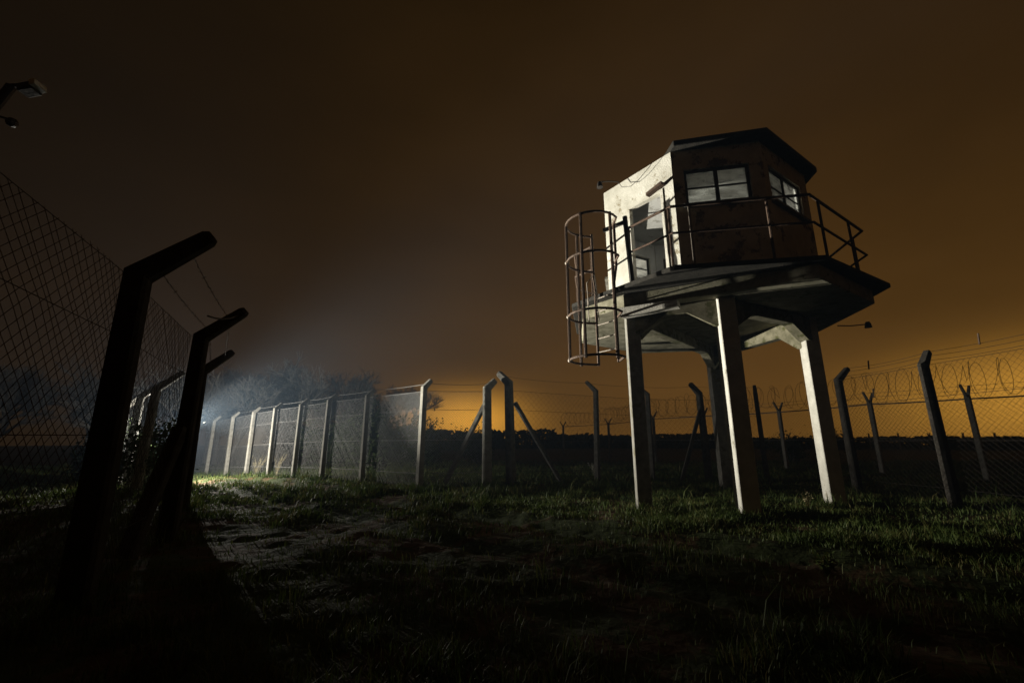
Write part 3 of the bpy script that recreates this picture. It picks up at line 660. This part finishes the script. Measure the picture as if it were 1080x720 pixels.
# ------------------------------------------------------------------ grass
def grass():
    N = 560000
    yy = np.exp(RS.uniform(math.log(1.3) ** 1.0, math.log(26), N)); xx = RS.uniform(-1.28, 1.28, N) * (yy + .3)
    far = RS.uniform(0, 1, N)
    d1 = vnoise(xx * .9 + 3, yy * .9, 11); d2 = vnoise(xx * 3.2, yy * 3.2, 12); rt = rut(xx, yy); td = np.abs(track_d(xx, yy))
    d3 = vnoise(xx * 1.3 + 9, yy * 1.3, 21); dens = .16 + 2.8 * d1 * d2 * sstep(.16, .52, d3)
    dens *= .16 + .84 * sstep(4.4, 6.4, yy + .5 * np.clip(xx, -6, 4) + 1.6 * (d1 - .5))
    dens *= 1 + .9 * sstep(6.5, 9, yy)
    dens *= np.clip(1 - .95 * rt, 0, 1) * (.45 + .55 * sstep(.9, 1.9, td))
    bare = np.exp(-(((xx - 1.2) / 2.0) ** 2 + ((yy - 4.6) / 1.1) ** 2)); dens *= (1 - .8 * bare)
    keep = (RS.uniform(0, 1, N) < dens) & (yy > 1.3)
    xx, yy, d1, d2 = xx[keep], yy[keep], d1[keep], d2[keep]; n = len(xx)
    feet = [*LEG.values(), *F3[:9], *F4, *F5p[:2], *F1[2:], (2.2, 7.2), (4.9, 6.2), (6.3, 5.6), (7.6, 6.6), (-.8, 9.6), (1.2, 9.3), (-3.4, 9.7)]
    tx, ty, tr = [], [], []
    for fx, fy in feet:
        k = 150; rd = np.abs(RS.normal(0, .17, k)) + .08; th = RS.uniform(0, 2 * np.pi, k); tx.append(fx + rd * np.cos(th)); ty.append(fy + rd * np.sin(th))
    tx = np.concatenate(tx); ty = np.concatenate(ty); nt_ = len(tx)
    xx = np.concatenate([xx, tx]); yy = np.concatenate([yy, ty]); d1 = np.concatenate([d1, RS.uniform(.5, 1, nt_)]); d2 = np.concatenate([d2, RS.uniform(.5, 1.1, nt_)]); n = len(xx)
    zz = terrain(xx, yy)
    h = (.03 + .17 * d1 * d2 * sstep(.25, .7, d2) + .05 * RS.uniform(0, 1, n) ** 3) * RS.uniform(.6, 1.3, n) * np.clip(.8 + yy * .02, .8, 1.3)
    tall = RS.uniform(0, 1, n) > .985; h = np.where(tall, h * 2.2, h)
    w = RS.uniform(.0022, .0045, n) * np.clip(yy * .28, 1, 3.2)
    a = RS.uniform(0, 2 * np.pi, n); b = a + np.pi / 2; ln = RS.uniform(.2, .9, n) * h
    ux, uy = np.cos(a) * w, np.sin(a) * w; bx, by = np.cos(b), np.sin(b)
    v = np.zeros((n, 5, 3))
    v[:, 0] = np.stack([xx - ux, yy - uy, zz - .01], -1); v[:, 1] = np.stack([xx + ux, yy + uy, zz - .01], -1)
    mx, my = xx + bx * ln * .3, yy + by * ln * .3
    v[:, 2] = np.stack([mx - ux * .8, my - uy * .8, zz + h * .6], -1); v[:, 3] = np.stack([mx + ux * .8, my + uy * .8, zz + h * .6], -1)
    v[:, 4] = np.stack([xx + bx * ln, yy + by * ln, zz + h], -1)
    o = np.arange(n) * 5
    q = np.stack([o, o + 1, o + 3, o + 2], -1); t = np.stack([o + 2, o + 3, o + 4], -1)
    me = bpy.data.meshes.new('grass'); me.from_pydata(v.reshape(-1, 3).tolist(), [], q.tolist() + t.tolist()); me.materials.append(M['grass']); me.update()
    tag(put('grass', me), 'short rough grass on either side of the muddy track', 'grass', kind='stuff')
grass()
def weed(x, y, h, label, seed, mtl='dry', n=9, group=None):
    rr = random.Random(seed); z = tz(x, y) - .02; r0 = thing('weed', (x, y, z), label, 'plant', group); m = MB(); lf = MB()
    for k in range(n):
        a = rr.uniform(0, 6.28); l = rr.uniform(.12, .5) * h; tip = V((x + math.cos(a) * l, y + math.sin(a) * l, z + h * rr.uniform(.6, 1)))
        m.tube([V((x, y, z)), V((x, y, z)).lerp(tip, .5) + V((0, 0, .12 * h)), tip], .005, 3, .003, cap=False)
        for q in range(4):
            c = V((x, y, z)).lerp(tip, rr.uniform(.5, 1)); u = V((rr.uniform(-1, 1), rr.uniform(-1, 1), rr.uniform(-.5, 1))).normalized() * .04; v = u.orthogonal().normalized() * .013
            lf.add([c, c + u * .5 + v, c + u, c + u * .5 - v], [(0, 1, 2, 3)])
    m.build('stem', mtl, r0, fix=False); lf.build('foliage', mtl, r0, fix=False)
weed(4.95, 7.55, .36, 'pale weed standing in the grass between the two front right legs', 1)
weed(2.6, 14.2, .45, 'pale flowering weed beyond the fence, left of the first tower leg', 2, 'pale', 14)
weed(-9.9, 17.2, .8, 'dry bramble clump at the foot of the lit fence', 3, 'dry', 22)
weed(-8.8, 16.6, .9, 'dry stalks leaning on the lit mesh beside the bramble clump', 4, 'dry', 12)
weed(2.9, 4.3, .2, 'small dry weed tuft beside the muddy track in front of the tower', 5, 'grass', 34)
tw = MB(); tw.tube([(1.72, 1.72, tz(1.72, 1.72) + .03), (1.86, 1.66, tz(1.86, 1.66) + .04), (2.02, 1.58, tz(2.02, 1.58) + .02)], .006, 5, .003)
tag(tw.build('twig', 'stick'), 'thin bleached twig lying on the dark mud at lower right', 'twig')

# ------------------------------------------------------------------ floodlight pole just outside the frame at upper left
pl = thing('floodlight_pole', (-4.75, 3.0, 0), 'old floodlight head on a bracket reaching in at the upper left corner', 'floodlight')
m = MB(); m.tube([(-4.75, 3.0, -.3), (-4.75, 3.0, 4.2)], .05, 8); m.build('pole', 'lampcase', pl)
m = MB(); m.tube([(-4.72, 3.0, 3.55), (-4.35, 3.0, 3.70), (-4.22, 3.0, 4.02)], .035, 8); m.tube([(-4.22, 3.0, 4.02), (-4.08, 3.0, 4.02)], .02, 6); m.build('bracket', 'lampcase', pl)
bm_ = MB(); bm_.box((-4.06, 3.0, 3.985), V((.06, 0, .014)), V((0, .05, 0)), V((-.009, 0, .035))); bm_.build('lamp_head', 'lampcase', pl, bevel=.01)
bm_ = MB(); bm_.box((-3.978, 2.985, 4.005), V((.024, 0, .006)), V((0, .052, 0)), V((-.006, 0, .026))); bm_.build('lamp_glass', 'lampglass', pl, bevel=.005)
m = MB(); m.ball((-4.12, 3.0, 3.66), .04); m.tube([(-4.12, 3.0, 3.68), (-4.3, 3.0, 3.74)], .01, 5); m.build('sensor', 'lampcase', pl)
